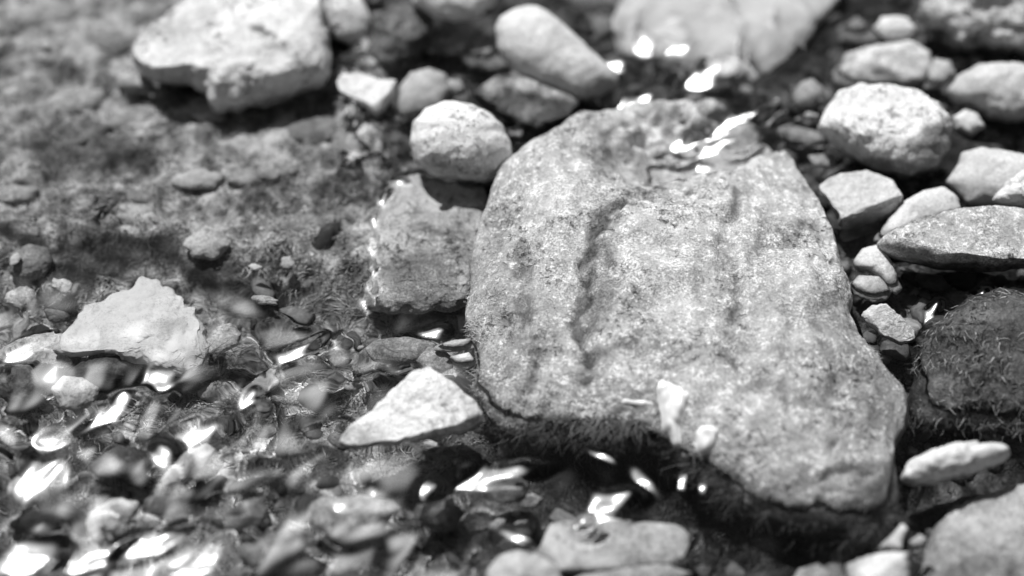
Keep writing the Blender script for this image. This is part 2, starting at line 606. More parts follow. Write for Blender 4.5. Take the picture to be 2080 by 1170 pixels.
def stone_shape(poly, z, thick=0.6, up=0.3, e=0.85, rough=0.05, cuts=(), seed=1, level=5, centre=None, smooth_r=1, fine=0.5):
    """a stone with this outline, its middle at height z; thick = half thickness / mean radius"""
    c = np.array(centre, float) if centre is not None else poly_centre(poly)
    th, r0 = radial(poly, c)
    k = np.ones(2 * smooth_r + 1)
    k /= k.sum()
    r0 = np.convolve(np.concatenate([r0[-smooth_r:], r0, r0[:smooth_r]]), k, 'valid') if smooth_r else r0
    C3 = at(c, z)[0]
    toc = CAMP - C3
    dist = np.linalg.norm(toc)
    toc /= dist
    n = up * np.array([0, 0, 1.0]) + (1 - up) * toc
    n /= np.linalg.norm(n)
    size = r0.mean() * dist / FPX

    def build(rr, lv, final=False):
        V, F_ = ico(lv)
        ang = np.arctan2(V[:, 1], V[:, 0]) % (2 * math.pi)
        rho = np.hypot(V[:, 0], V[:, 1])
        r = np.interp(ang, np.append(th, 2 * math.pi), np.append(rr, rr[0]))
        s = rho ** e
        hgt = thick * size * np.sign(V[:, 2]) * np.abs(V[:, 2]) ** e
        px = c[None] + (s * r)[:, None] * np.stack([np.cos(ang), np.sin(ang)], 1)
        d = rays(px)
        t = ((C3 - CAMP) @ n) / (d @ n)
        P = CAMP[None] + d * t[:, None] + hgt[:, None] * n[None]
        nrm = P - C3[None]
        nrm /= np.linalg.norm(nrm, axis=1)[:, None] + 1e-9
        L_ = P / size + seed * 3.7
        P = P + nrm * (size * rough * 1.6 * fbm(L_, 1.3, 3, seed))[:, None]
        for cu in cuts:
            m_ = np.array(cu[:3], float)
            m_ /= np.linalg.norm(m_)
            dd = (P - C3) @ m_ - cu[3] * size
            dd = dd + size * 0.03 * fbm(L_, 2.5, 2, seed + 9)
            P = P - np.where(dd > 0, dd * 0.94, 0)[:, None] * m_[None]
        if final:
            P = P + nrm * (size * rough * fine * fbm(L_, 5.0, 4, seed + 5))[:, None]
        return P, F_

    rr = r0.copy()
    for it in range(4):
        P, _ = build(rr, 4)
        q = to_px(P) - c[None]
        a = np.arctan2(q[:, 1], q[:, 0]) % (2 * math.pi)
        rad = np.hypot(q[:, 0], q[:, 1])
        nb = 60
        b = (a / (2 * math.pi) * nb).astype(int) % nb
        mxr = np.zeros(nb)
        np.maximum.at(mxr, b, rad)
        tgt = np.array([r0[int((i + .5) * len(r0) / nb)] for i in range(nb)])
        ratio = np.clip(tgt / np.maximum(mxr, 1e-3), 0.6, 1.5)
        ratio = np.convolve(np.concatenate([ratio[-1:], ratio, ratio[:1]]), [.25, .5, .25], 'valid')
        tb = (np.arange(nb) + .5) / nb * 2 * math.pi
        rr = rr * np.interp(th, np.concatenate([[tb[-1] - 2 * math.pi], tb, [tb[0] + 2 * math.pi]]), np.concatenate([ratio[-1:], ratio, ratio[:1]])) ** 0.8
    P, F_ = build(rr, level, True)
    return P, F_[:, ::-1], C3, size


def stone(name, label, poly, z=0.0, tone=0.4, mat=None, paint=(), group=None, cat='stone', soak=.45, **kw):
    if mat in (None, M_COBBLE):
        tone *= 1.45
    if mat is M_SUNK:
        tone = min(tone * 1.9, .75)
        paint = [p[:5] + (min(p[5] * 1.9, .85), p[6]) for p in paint]
    kw.setdefault('seed', len(STONES) + 3)
    P, F_, C3, size = stone_shape(poly, z, **kw)
    P = shore_step(P)
    me = make_mesh(name, P - C3[None], F_)
    t = np.full(len(P), float(tone))
    Qp = to_px(P)
    wg = np.stack([fbm(P, 14, 4, 61), fbm(P, 14, 4, 77)], 1) * 26 * min(1.0, size / 0.12)
    for (x, y, rx, ry, an, v, s) in paint:
        w_ = s * sstep(1.2, 0.5, ell(Qp + wg, x, y, rx, ry, an))
        t = t * (1 - w_) + v * w_
    t = t * (1 - soak * wet(P))
    set_attr(me, 'tone', t)
    o = add(name, me, mat or M_COBBLE, None, label, cat, group, None, tuple(C3))
    STONES.append(o)
    return o, P


def oval(cx, cy_, rx, ry, an=0, n=14, j=0.16, seed=0):
    rs = np.random.RandomState(seed + int(cx * 7 + cy_ * 13))
    a = math.radians(an)
    out = []
    for i in range(n):
        t = 2 * math.pi * i / n
        k = 1 + rs.uniform(-j, j)
        u, v = rx * k * math.cos(t), ry * k * math.sin(t)
        out.append((cx + u * math.cos(a) + v * math.sin(a), cy_ - u * math.sin(a) + v * math.cos(a)))
    return out


# --- the great boulder
BO = [(1180, 230), (1250, 225), (1330, 205), (1430, 195), (1500, 205), (1545, 255), (1600, 300), (1640, 370), (1670, 420), (1700, 500),
      (1725, 580), (1745, 660), (1800, 715), (1850, 790), (1845, 860), (1832, 920), (1838, 1030), (1795, 1098), (1700, 1112), (1580, 1100),
      (1490, 1052), (1425, 996), (1350, 945), (1270, 918), (1190, 925), (1100, 918), (1020, 885), (972, 810), (962, 720), (948, 620),
      (955, 540), (970, 470), (985, 400), (1010, 350), (1060, 300), (1110, 265)]
CRACKS = [  # polyline, width px, depth m, stain
    ([(1215, 480), (1240, 540), (1215, 600), (1200, 660), (1205, 720)], 16, .004, .6),
    ([(1300, 560), (1310, 640), (1290, 700)], 6, .002, .4), ([(1585, 600), (1600, 680), (1580, 760), (1600, 840)], 9, .003, .55), ([(1650, 640), (1690, 760), (1715, 860)], 10, .004, .65),
    ([(1420, 520), (1410, 600), (1430, 700), (1415, 770)], 6, .002, .35), ([(1100, 560), (1120, 640), (1105, 700)], 6, .003, .4),
    ([(1330, 360), (1290, 395), (1240, 430), (1205, 470), (1185, 520), (1195, 560), (1190, 600), (1172, 640), (1190, 690), (1195, 740), (1180, 790)], 12, .012, 1.0),
    ([(1500, 390), (1482, 440), (1462, 500), (1492, 560), (1506, 600), (1486, 660), (1490, 730)], 11, .006, .8),
    ([(1560, 420), (1548, 490), (1512, 560)], 7, .004, .5),
    ([(1668, 972), (1700, 956), (1735, 948), (1765, 962)], 7, .010, 1.0),
    ([(1580, 285), (1520, 305), (1460, 328), (1390, 345), (1330, 352)], 9, .009, .5),
    ([(1190, 470), (1230, 520), (1250, 580), (1225, 640)], 9, .004, .4),
    ([(1060, 500), (1075, 560), (1060, 640), (1085, 720), (1075, 800)], 13, .008, .6),
    ([(1700, 820), (1712, 870), (1690, 920)], 9, .004, .75),
]
BPAINT = [  # x, y, rx, ry, tilt, albedo, strength
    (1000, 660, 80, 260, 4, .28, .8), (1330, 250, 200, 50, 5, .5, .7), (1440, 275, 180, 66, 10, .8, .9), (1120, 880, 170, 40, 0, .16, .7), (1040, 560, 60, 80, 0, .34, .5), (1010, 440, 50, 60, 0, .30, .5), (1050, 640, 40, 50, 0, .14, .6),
    (1130, 620, 60, 130, 0, .36, .6), (1030, 730, 60, 70, 0, .3, .6), (1230, 560, 45, 60, 0, .2, .45), (1255, 640, 35, 30, 0, .12, .45),
    (1340, 470, 90, 110, 0, .56, .8), (1420, 420, 120, 60, 15, .5, .5), (1270, 740, 80, 50, 0, .56, .7), (1560, 640, 150, 120, 0, .44, .5),
    (1180, 330, 110, 50, 10, .42, .6), (1140, 430, 70, 35, 0, .5, .6), (1330, 800, 110, 40, 0, .40, .7), (1260, 850, 70, 22, 0, .30, .6),
    (1545, 785, 45, 25, 10, .08, .7), (1640, 800, 60, 25, 0, .12, .6), (1690, 790, 40, 50, 0, .12, .5), (1460, 720, 50, 30, 0, .12, .45),
    (1270, 720, 30, 14, 0, .06, .7), (1250, 690, 30, 20, 0, .55, .6), (1630, 470, 40, 30, 0, .10, .5), (1700, 640, 30, 60, 0, .16, .6),
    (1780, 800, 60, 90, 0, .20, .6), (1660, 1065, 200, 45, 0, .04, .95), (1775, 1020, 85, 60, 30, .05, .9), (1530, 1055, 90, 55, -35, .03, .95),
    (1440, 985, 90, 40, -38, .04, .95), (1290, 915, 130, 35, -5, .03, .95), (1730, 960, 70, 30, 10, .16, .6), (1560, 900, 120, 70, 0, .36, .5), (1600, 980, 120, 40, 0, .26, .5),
    (1340, 375, 30, 16, 0, .10, .7), (1230, 290, 90, 40, 0, .28, .4), (1150, 530, 50, 70, 10, .40, .5),
    (1100, 700, 50, 40, 0, .14, .5), (1640, 380, 60, 40, 0, .40, .5), (1720, 730, 80, 50, -30, .24, .5),
]
BCUTS = [(0.12, 0.16, 1, 0.30), (0.03, -0.08, 1, 0.235)]
P, F_, BC, bsize = stone_shape(BO, 0.002, thick=0.25, up=0.82, e=0.74, rough=0.035, level=7, seed=4, centre=(1390, 640), fine=0.35,
                               cuts=BCUTS)
Qb = to_px(P)
topside = P[:, 2] > -0.06
wob = np.stack([fbm(P, 30, 4, 5), fbm(P, 30, 4, 15)], 1) * 16
stain = np.zeros(len(P))
c1 = np.array(CRACKS[0][0], float)
cxl = np.interp(Qb[:, 1], c1[:, 1], c1[:, 0])
left = sstep(10, -60, Qb[:, 0] - cxl + wob[:, 0]) * sstep(400, 520, Qb[:, 1])
dz = -0.012 * left - 0.056 * sstep(1.4, .5, ell(Qb + wob, 1420, 280, 190, 62, 10))
for pl, wdt, dep, stn in CRACKS:
    dd = poly_dist(Qb + wob * 1.0, pl)
    g = np.exp(-(dd / wdt) ** 2) * (0.45 + 0.9 * np.clip(fbm(P, 20, 3, 88) + 0.5, 0, 1))
    dz -= dep * g
    stain = np.maximum(stain, stn * np.exp(-(dd / (wdt * 1.5)) ** 2) * np.clip(0.75 + 1.3 * fbm(P, 40, 3, 93), 0, 1))
dz += 0.006 * fbm(P, 9, 3, 30) + 0.0055 * fbm(P, 22, 4, 33) + 0.0022 * fbm(P, 85, 3, 36)
P[:, 2] += np.where(topside, dz, 0)
P = shore_step(P)
t = np.full(len(P), 0.42)
wg = np.stack([fbm(P, 14, 4, 61), fbm(P, 14, 4, 77)], 1) * 34
for (x, y, rx, ry, an, v, s) in BPAINT:
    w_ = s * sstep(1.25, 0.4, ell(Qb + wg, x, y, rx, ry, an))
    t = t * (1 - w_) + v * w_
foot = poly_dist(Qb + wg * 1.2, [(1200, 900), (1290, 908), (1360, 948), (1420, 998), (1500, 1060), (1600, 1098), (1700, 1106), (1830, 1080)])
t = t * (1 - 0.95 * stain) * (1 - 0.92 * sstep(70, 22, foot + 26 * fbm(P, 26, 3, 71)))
t = t * (1 - .4 * wet(P))
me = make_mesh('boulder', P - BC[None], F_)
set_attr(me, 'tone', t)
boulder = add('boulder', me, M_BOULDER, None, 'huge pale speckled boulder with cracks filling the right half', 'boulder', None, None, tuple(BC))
BOP = P
BVHB = BVHTree.FromPolygons([tuple(v) for v in P], [tuple(f) for f in F_.tolist()])

UP = (0.0, 0.05, 1)
#  ---- back rows, from the left
stone('stone', 'big pale angular rock with a dark hole, top left', [(268, 95), (300, 62), (345, 25), (385, -5), (420, -60), (640, -60), (657, 30), (668, 80), (674, 128),
      (662, 170), (600, 196), (540, 214), (480, 228), (437, 226), (424, 202), (405, 187), (350, 172), (310, 167), (284, 150), (270, 120)],
      0.05, 0.66, M_PALE, level=6, thick=0.42, up=0.55, e=0.6, rough=0.05, fine=0.7, cuts=[(-0.1, -0.12, 1, 0.26)], centre=(490, 90),
      paint=[(545, 62, 26, 9, 0, .02, .95), (565, 96, 45, 26, -20, .36, .6), (380, 110, 80, 50, 0, .46, .6), (330, 60, 60, 40, 30, .40, .6), (560, 150, 90, 40, 15, .85, .9),  # hole and hollow: their shade is put into the colour
             (520, 20, 80, 30, 0, .8, .6), (360, 160, 60, 20, 0, .3, .5)])
stone('stone', 'bright rounded rock touching the right side of the top left rock', [(640, -40), (735, -5), (756, 40), (757, 72), (738, 95), (700, 88), (668, 70), (655, 30)], 0.03, 0.62, M_PALE, thick=.6,
      paint=[(680, 15, 40, 20, 0, .8, .7)])
stone('stone', 'dark mottled mossy rock between two pale stones at the top', [(765, 30), (800, 8), (850, 10), (880, 35), (882, 75), (862, 110), (845, 145), (790, 162), (740, 155), (712, 130), (752, 80)], 0.0, 0.10, M_MOSSY,
      thick=.6, rough=.08, paint=[(810, 50, 30, 22, 0, .25, .7), (790, 110, 50, 30, 20, .2, .5)])
stone('stone', 'smooth white stone cut off by the top edge above the mossy rock', [(812, -60), (840, 10), (890, 38), (930, 43), (970, 36), (1002, 10), (1030, -60)], 0.07, 0.75, M_PALE, thick=.5)
stone('stone', 'small dull grey broken stone left of the long cobble', [(928, 112), (958, 82), (1005, 75), (1018, 120), (1042, 150), (1000, 162), (950, 150)], -0.02, 0.17, M_SUNK, rough=.08)
stone('stone', 'long smooth pale cobble slanting down to the right', [(1003, 60), (1015, 35), (1050, 15), (1090, 10), (1130, 35), (1180, 80), (1230, 125), (1262, 150), (1257, 172), (1218, 198), (1180, 204), (1100, 174), (1040, 142), (1010, 102)],
      0.045, 0.44, M_COBBLE, level=6, thick=.55, rough=.02, paint=[(1130, 100, 80, 30, -40, .75, .7), (1080, 40, 30, 20, 0, .52, .5), (1220, 180, 40, 25, 0, .3, .5)])
stone('stone', 'dull grey sunken slab behind the long cobble', [(1085, -40), (1275, -40), (1258, 60), (1256, 125), (1205, 85), (1150, 32), (1110, 8)], -0.06, 0.19, M_SUNK, thick=.3)
stone('boulder', 'large smooth pale boulder under rippling water at the top', [(1250, 30), (1282, -5), (1300, -60), (1730, -60), (1700, 25), (1640, 92), (1575, 170), (1505, 222), (1440, 212), (1385, 194), (1338, 166), (1290, 158), (1250, 135), (1236, 66)],
      -0.052, 0.85, M_COBBLE, cat='boulder', level=6, thick=.20, up=.7, e=.8, rough=.05, centre=(1450, 60), paint=[(1420, 40, 60, 14, 30, .45, .6), (1480, 95, 60, 30, 0, .5, .5), (1580, 60, 60, 60, 40, .85, .5)])
stone('pebble', 'small pale oval pebble sitting in a dark hollow, upper right', oval(1818, 56, 40, 25, 0), 0.03, 0.46, cat='pebble')
stone('stone', 'wet dark round stone left of the small oval pebble', [(1698, 60), (1740, 34), (1770, 58), (1784, 92), (1745, 108), (1705, 98)], -0.02, 0.16, M_SUNK)
stone('stone', 'wet grey stone with a dark patch behind the pale boulder', [(1690, 150), (1720, 110), (1770, 92), (1850, 82), (1890, 105), (1896, 140), (1880, 178), (1800, 195), (1720, 200), (1690, 182)], -0.01, 0.32, M_SUNK, rough=.06,
      paint=[(1800, 140, 30, 16, -10, .06, .9)])
stone('stone', 'mottled bright and dark rock in the top right corner', [(1865, 30), (1880, 5), (1900, -50), (2130, -50), (2130, 95), (2040, 112), (1980, 102), (1930, 106), (1918, 82), (1880, 60)], 0.03, 0.50, M_MOSSY, level=6, rough=.12,
      paint=[(1900, 40, 20, 18, 0, .7, .7), (2060, 60, 30, 30, 0, .6, .6), (1920, 75, 20, 15, 0, .03, .8), (1985, 85, 30, 25, 0, .15, .6)])
stone('stone', 'small grey stone wedged left of the round grey stone', [(1895, 118), (1930, 124), (1942, 150), (1905, 185), (1872, 190)], 0.0, 0.28)
stone('stone', 'round grey stone at the right edge beside the pale boulder', [(1923, 185), (1945, 155), (1990, 130), (2050, 126), (2120, 132), (2120, 235), (2060, 252), (2010, 248), (1982, 222), (1940, 215)], 0.02, 0.36, M_COBBLE, rough=.05, thick=.7)
stone('pebble', 'small pale pebble between pale boulder and round grey stone', [(1933, 240), (1960, 222), (1985, 230), (2002, 258), (1972, 277), (1940, 264)], 0.01, 0.42, cat='pebble')
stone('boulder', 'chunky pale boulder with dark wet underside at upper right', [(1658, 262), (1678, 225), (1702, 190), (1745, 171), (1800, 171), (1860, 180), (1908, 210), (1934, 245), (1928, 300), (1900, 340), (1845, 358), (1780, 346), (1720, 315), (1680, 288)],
      0.045, 0.72, M_PALE, cat='boulder', level=6, thick=.7, e=.92, rough=.06, cuts=[(-.15, -.15, 1, .46)],
      paint=[(1760, 225, 60, 16, 10, .75, .6), (1900, 300, 50, 60, 0, .16, .8), (1800, 345, 130, 22, -10, .14, .8)])  # dark right side and underside: wet algae, with the shade painted in
stone('stone', 'small dark grey stone left of the pale boulder', [(1608, 198), (1625, 168), (1650, 158), (1674, 180), (1677, 212), (1650, 228), (1615, 225)], 0.0, 0.20)
stone('pebble', 'little pale chip below the small dark grey stone', [(1612, 244), (1640, 228), (1668, 232), (1675, 248), (1640, 258)], -0.01, 0.36, cat='pebble')
stone('pebble', 'flat dark shard beside the upper right shoulder of the boulder', [(1585, 275), (1620, 262), (1665, 275), (1672, 300), (1640, 318), (1600, 300)], -0.03, 0.22, M_SUNK, cat='pebble')
stone('pebble', 'folded-looking grey chip under the flat dark shard', [(1640, 322), (1690, 312), (1700, 335), (1690, 352), (1650, 348)], -0.02, 0.30, M_SUNK, cat='pebble')
#  ---- right column
stone('stone', 'wedge-shaped grey rock with flat top and dark front', [(1660, 380), (1700, 354), (1760, 346), (1812, 365), (1834, 398), (1822, 445), (1785, 480), (1735, 504), (1710, 490), (1702, 445), (1682, 415)],
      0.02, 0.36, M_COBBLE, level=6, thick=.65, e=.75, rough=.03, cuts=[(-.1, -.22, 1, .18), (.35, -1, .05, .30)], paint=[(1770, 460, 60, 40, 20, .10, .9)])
stone('stone', 'broad flat grey rock at the right edge below the round one', [(1918, 372), (1945, 335), (1952, 310), (1990, 299), (2060, 308), (2130, 320), (2130, 412), (2040, 420), (1965, 420), (1943, 398)], 0.02, 0.36, M_COBBLE, thick=.45, rough=.03)
stone('stone', 'bright white angular stone leaning at the right edge', [(2012, 408), (2045, 370), (2075, 346), (2140, 330), (2140, 420), (2040, 418)], 0.05, 0.66, M_PALE, rough=.08)
stone('stone', 'smooth light stone behind the long flat rock on the right', [(1835, 410), (1875, 386), (1915, 377), (1946, 398), (1952, 430), (1900, 460), (1850, 480), (1800, 500), (1772, 505), (1778, 482), (1802, 450)], 0.01, 0.42, thick=.5, rough=.03)
stone('stone', 'long flat pale rock with a darkened gap under its front edge', [(1775, 502), (1800, 470), (1850, 445), (1930, 428), (2010, 418), (2140, 424), (2140, 540), (2040, 552), (1950, 550), (1880, 545), (1820, 530), (1785, 512)],
      0.04, 0.42, M_BOULDER, level=6, thick=.55, up=.4, e=.7, rough=.03, cuts=[(0, -.15, 1, .25)], paint=[(1900, 480, 120, 30, 8, .5, .5), (2050, 470, 60, 30, 0, .24, .6), (1960, 545, 200, 14, 0, .05, .9)])  # dark strip puts the shade under the front edge into the colour
stone('pebble', 'light pebble, upper of three along the right side of the boulder', [(1733, 532), (1750, 505), (1780, 497), (1802, 515), (1818, 545), (1834, 590), (1818, 606), (1790, 575), (1765, 555), (1736, 548)], 0.0, 0.40, cat='pebble', rough=.03)
stone('pebble', 'round grey pebble, middle of three along the boulder', [(1724, 577), (1745, 560), (1785, 562), (1813, 590), (1800, 614), (1770, 625), (1735, 604)], -0.01, 0.34, cat='pebble', rough=.03)
stone('pebble', 'pale split pebble, lowest of three along the boulder', [(1748, 641), (1770, 620), (1800, 617), (1827, 640), (1860, 670), (1860, 690), (1830, 699), (1790, 682), (1760, 660)], 0.015, 0.52, M_PALE, cat='pebble', rough=.06, cuts=[(.1, -.5, .8, .3)])
_, MOSSY_P = stone('boulder', 'dark algae-covered boulder at the right edge', [(1848, 875), (1843, 820), (1862, 740), (1880, 680), (1920, 640), (1960, 608), (2020, 588), (2140, 600), (2140, 890), (2040, 898), (1950, 885), (1890, 894)],
      -0.012, 0.05, M_MOSSY, cat='boulder', level=6, thick=.50, up=.5, rough=.07, paint=[(1930, 790, 60, 60, 0, .13, .6), (1990, 640, 90, 30, 20, .12, .6), (2040, 740, 50, 40, 0, .10, .4), (1990, 850, 80, 30, 0, .012, .8), (1880, 850, 40, 30, 0, .16, .6)])
stone('stone', 'long pale stone right of the boulder foot', [(1826, 976), (1845, 935), (1890, 915), (1940, 898), (1990, 894), (2015, 902), (2032, 892), (2056, 918), (2030, 945), (1970, 965), (1905, 985), (1850, 992)], 0.012, 0.45, M_COBBLE, level=6, thick=1.0, rough=.05, centre=(1935, 932))
stone('boulder', 'submerged grey boulder in the bottom right corner', [(1845, 1230), (1880, 1110), (1930, 1050), (2000, 1014), (2060, 990), (2140, 980), (2140, 1230)], -0.06, 0.32, M_SUNK, cat='boulder', level=6, thick=.4, up=.6, rough=.04,
      paint=[(2000, 1090, 70, 40, 20, .5, .5), (1930, 1130, 60, 60, 60, .2, .6), (2000, 1160, 90, 25, 0, .12, .7)])
stone('stone', 'pale flat-topped stone at the bottom edge beside the corner boulder', [(1698, 1230), (1714, 1150), (1760, 1130), (1800, 1120), (1846, 1120), (1848, 1230)], -0.01, 0.46, M_COBBLE, thick=.5)
stone('pebble', 'small pointed pale pebble above the flat-topped bottom stone', [(1772, 1122), (1808, 1090), (1832, 1060), (1845, 1074), (1834, 1100), (1834, 1124)], 0.0, 0.42, cat='pebble')
stone('pebble', 'tiny pale pebble in dark water left of the corner boulder', [(1845, 1102), (1868, 1085), (1884, 1096), (1870, 1114), (1846, 1118)], 0.0, 0.38, cat='pebble')
stone('stone', 'sunken pale chip left of the flat-topped bottom stone', [(1600, 1200), (1620, 1165), (1660, 1152), (1690, 1175), (1690, 1210)], -0.04, 0.32, M_SUNK)
#  ---- the middle, left of the boulder
stone('stone', 'pale triangular stone above the white oval stone', [(683, 167), (695, 150), (730, 149), (770, 160), (806, 162), (800, 192), (782, 226), (765, 242), (742, 220), (708, 200), (688, 187)], 0.02, 0.46, M_COBBLE, rough=.03,
      cuts=[(-.05, -.3, 1, .25)])
stone('stone', 'dark sunken stone under the pale triangular stone', [(690, 200), (730, 215), (765, 245), (760, 275), (720, 262), (692, 235)], -0.03, 0.10, M_MOSSY)
stone('stone', 'smooth grey stone behind the white oval stone', [(806, 200), (812, 175), (832, 148), (870, 137), (906, 150), (918, 185), (900, 225), (860, 250), (820, 265), (802, 258)], 0.0, 0.28, M_COBBLE, rough=.03, paint=[(835, 190, 22, 35, 0, .42, .6)])
stone('stone', 'small grey stone tucked right of the smooth grey one', [(900, 160), (935, 164), (956, 190), (950, 216), (915, 218), (898, 190)], -0.01, 0.26, M_COBBLE)
stone('stone', 'dark broken rock with a pale ledge right of the white oval', [(955, 190), (985, 172), (1012, 150), (1060, 157), (1130, 174), (1182, 208), (1152, 238), (1115, 262), (1098, 285), (1060, 262), (1018, 240), (975, 218)],
      0.01, 0.06, M_MOSSY, level=6, rough=.07, cuts=[(.1, -.3, 1, .22)], paint=[(1100, 180, 80, 18, -14, .42, .9), (1000, 172, 26, 22, 0, .40, .7), (1060, 225, 40, 18, 0, .2, .6)])
stone('pebble', 'little pale chip between white oval stone and boulder', [(1030, 262), (1052, 252), (1066, 262), (1058, 282), (1036, 280)], -0.01, 0.36, cat='pebble')
stone('stone', 'bright white oval stone resting against the boulder', [(832, 292), (838, 250), (865, 220), (905, 204), (950, 209), (992, 226), (1022, 255), (1040, 290), (1040, 315), (1015, 352), (985, 368), (930, 366), (880, 358), (846, 337)],
      0.05, 0.80, M_PALE, level=6, thick=.8, e=.9, rough=.025, paint=[(930, 352, 110, 18, -4, .36, .7), (900, 270, 50, 40, 0, .82, .7)])  # the shaded bottom edge is painted darker
stone('stone', 'flat grey rock just under water, wedged against the left side of the boulder', [(792, 370), (830, 359), (880, 362), (930, 376), (985, 384), (990, 440), (975, 520), (958, 600), (945, 645), (870, 655), (800, 652), (755, 648), (742, 622), (752, 560), (748, 500), (764, 440), (784, 405)],
      -0.032, 0.55, M_BOULDER, level=6, thick=.30, up=.85, e=.72, rough=.06, fine=.9, soak=0, cuts=[(-.03, -.10, 1, .17)],
      paint=[(870, 395, 110, 36, -5, .8, .9), (800, 470, 40, 70, 0, .84, .8), (850, 570, 80, 60, 0, .16, .8), (860, 625, 90, 36, 0, .2, .8), (930, 500, 40, 60, 0, .28, .7), (815, 375, 30, 18, 0, .85, .9), (762, 470, 22, 120, -5, .86, .95), (752, 600, 18, 60, 0, .85, .9),
             (880, 470, 40, 14, -20, .06, .7), (800, 500, 24, 14, 0, .8, .7)])
stone('pebble', 'thin pale shard wedged against the boulder above the white stone', [(882, 702), (915, 692), (960, 687), (964, 710), (912, 719), (880, 716)], -0.01, 0.40, cat='pebble', rough=.03)
stone('pebble', 'pale squarish pebble wedged under the thin shard', [(913, 726), (952, 716), (968, 735), (950, 754), (924, 747)], -0.005, 0.42, cat='pebble', rough=.03)
stone('pebble', 'tiny dark pebble left of the pale squarish one', oval(914, 738, 9, 14, -30), -0.01, 0.2, cat='pebble')
stone('stone', 'sunken grey stone above the white wedge stone', [(845, 745), (870, 712), (900, 716), (915, 740), (925, 760), (895, 772), (860, 765)], -0.04, 0.24, M_SUNK)
stone('stone', 'smooth ring-marked stone under water left of the shards', [(740, 720), (765, 695), (830, 690), (885, 705), (880, 735), (820, 755), (760, 748)], -0.035, 0.20, M_SUNK, thick=.35, paint=[(752, 725, 10, 30, 20, .7, .9), (765, 742, 22, 8, 0, .6, .8)])
stone('stone', 'bright white wedge stone in front of the boulder', [(683, 908), (700, 875), (760, 830), (800, 790), (835, 755), (872, 746), (905, 765), (935, 790), (972, 820), (984, 850), (945, 878), (870, 892), (800, 908), (740, 916)],
      0.015, 0.74, M_PALE, level=6, thick=.5, up=.4, e=.75, rough=.035, fine=.8, cuts=[(-.1, -.3, 1, .2)], paint=[(720, 850, 20, 22, 30, .82, .8), (740, 880, 60, 22, 0, .40, .6), (940, 845, 40, 30, 0, .6, .5), (860, 758, 40, 12, 0, .85, .8)])
#  ---- left: triangular rock and what lies around it
stone('stone', 'pale triangular rock under water at the left', [(105, 738), (125, 700), (152, 662), (182, 630), (230, 605), (268, 592), (285, 566), (312, 570), (352, 600), (396, 640), (416, 672), (424, 712), (430, 765), (385, 788), (330, 770), (280, 752), (225, 738), (180, 742), (135, 752)],
      -0.034, 0.62, M_COBBLE, level=6, thick=.30, up=.7, e=.7, rough=.06, fine=1.0, centre=(300, 670), cuts=[(0, -.06, 1, .12)], paint=[(330, 690, 60, 26, 20, .42, .7), (270, 625, 60, 22, 20, .8, .6), (230, 690, 50, 20, 20, .8, .6), (400, 735, 40, 30, 0, .5, .6)])
stone('stone', 'grey lump joined to the right foot of the triangular rock', [(418, 700), (440, 672), (468, 664), (494, 690), (488, 718), (452, 738), (425, 735)], -0.04, 0.34, M_SUNK)
stone('stone', 'pale flat slab under ripples left of the triangular rock', [(-20, 745), (0, 722), (60, 700), (130, 692), (190, 704), (200, 735), (120, 762), (40, 768)], -0.055, 0.36, M_SUNK, thick=.3, up=.7)
stone('stone', 'pale mound in algae left of the round dark-grey stone', oval(265, 255, 52, 30, 8), -0.03, 0.27, M_SUNK, thick=.4)
stone('stone', 'long pale mound in algae near the upper left edge', oval(160, 215, 66, 30, 14), -0.03, 0.28, M_SUNK, thick=.4)
stone('stone', 'pale stone in the middle of the algae, left of a similar pair', oval(400, 375, 52, 27, 4), -0.028, 0.30, M_SUNK, thick=.4)
stone('stone', 'pale stone in the algae, left one of a touching pair', oval(490, 368, 38, 24, -10), -0.028, 0.26, M_SUNK, thick=.4)
stone('stone', 'pale stone in the algae, right one of a touching pair', oval(565, 355, 40, 25, 10), -0.028, 0.27, M_SUNK, thick=.4)
stone('stone', 'dull stone in algae right of the pale domed stone', oval(620, 470, 52, 28, -8), -0.03, 0.18, M_SUNK, thick=.4)
stone('stone', 'blurred pale stone in the top left corner', oval(90, 40, 66, 34, 10), -0.03, 0.28, M_SUNK, thick=.4)
stone('stone', 'blurred grey stone by the left end of the top left rock', oval(225, 95, 40, 26, -20), -0.03, 0.22, M_SUNK, thick=.4)
stone('pebble', 'grey oval pebble at the left foot of the top left rock', [(235, 161), (260, 146), (295, 154), (320, 176), (312, 194), (270, 192), (240, 180)], 0.0, 0.21, cat='pebble')
stone('stone', 'round dark-grey stone in the algae below the top left rock', oval(425, 232, 42, 30, -20), -0.03, 0.17, M_SUNK)
stone('pebble', 'half-buried egg-shaped pebble in algae near the left edge', oval(95, 116, 24, 22, 0), -0.015, 0.27, M_SUNK, cat='pebble')
stone('stone', 'pale domed stone in the middle of the algae shelf', oval(422, 506, 44, 36, 0), -0.025, 0.30, M_SUNK)
stone('stone', 'pale algae-dusted stone above left of the domed one', oval(282, 446, 44, 28, -10), -0.03, 0.28, M_SUNK)
stone('pebble', 'small grey stone just above the algae-dusted one', oval(285, 406, 30, 17, -15), -0.025, 0.22, M_SUNK, cat='pebble')
stone('stone', 'pale lump in algae against the left edge', oval(35, 405, 48, 24, 0), -0.03, 0.24, M_SUNK)
stone('stone', 'low stone beside dark hole in the algae right of centre left', oval(640, 275, 55, 38, 10), -0.03, 0.17, M_SUNK, paint=[(640, 285, 20, 14, 0, .05, .8)])
stone('stone', 'broad algae-coated stone below the dark sunken stone', oval(715, 300, 42, 52, 0), -0.03, 0.22, M_SUNK)
stone('pebble', 'tiny white pebble on the dark ledge, middle left', oval(520, 548, 15, 8, -10), -0.02, 0.55, cat='pebble')
stone('pebble', 'small pale chip right of the tiny white pebble', oval(585, 540, 14, 16, 20), -0.02, 0.42, cat='pebble')
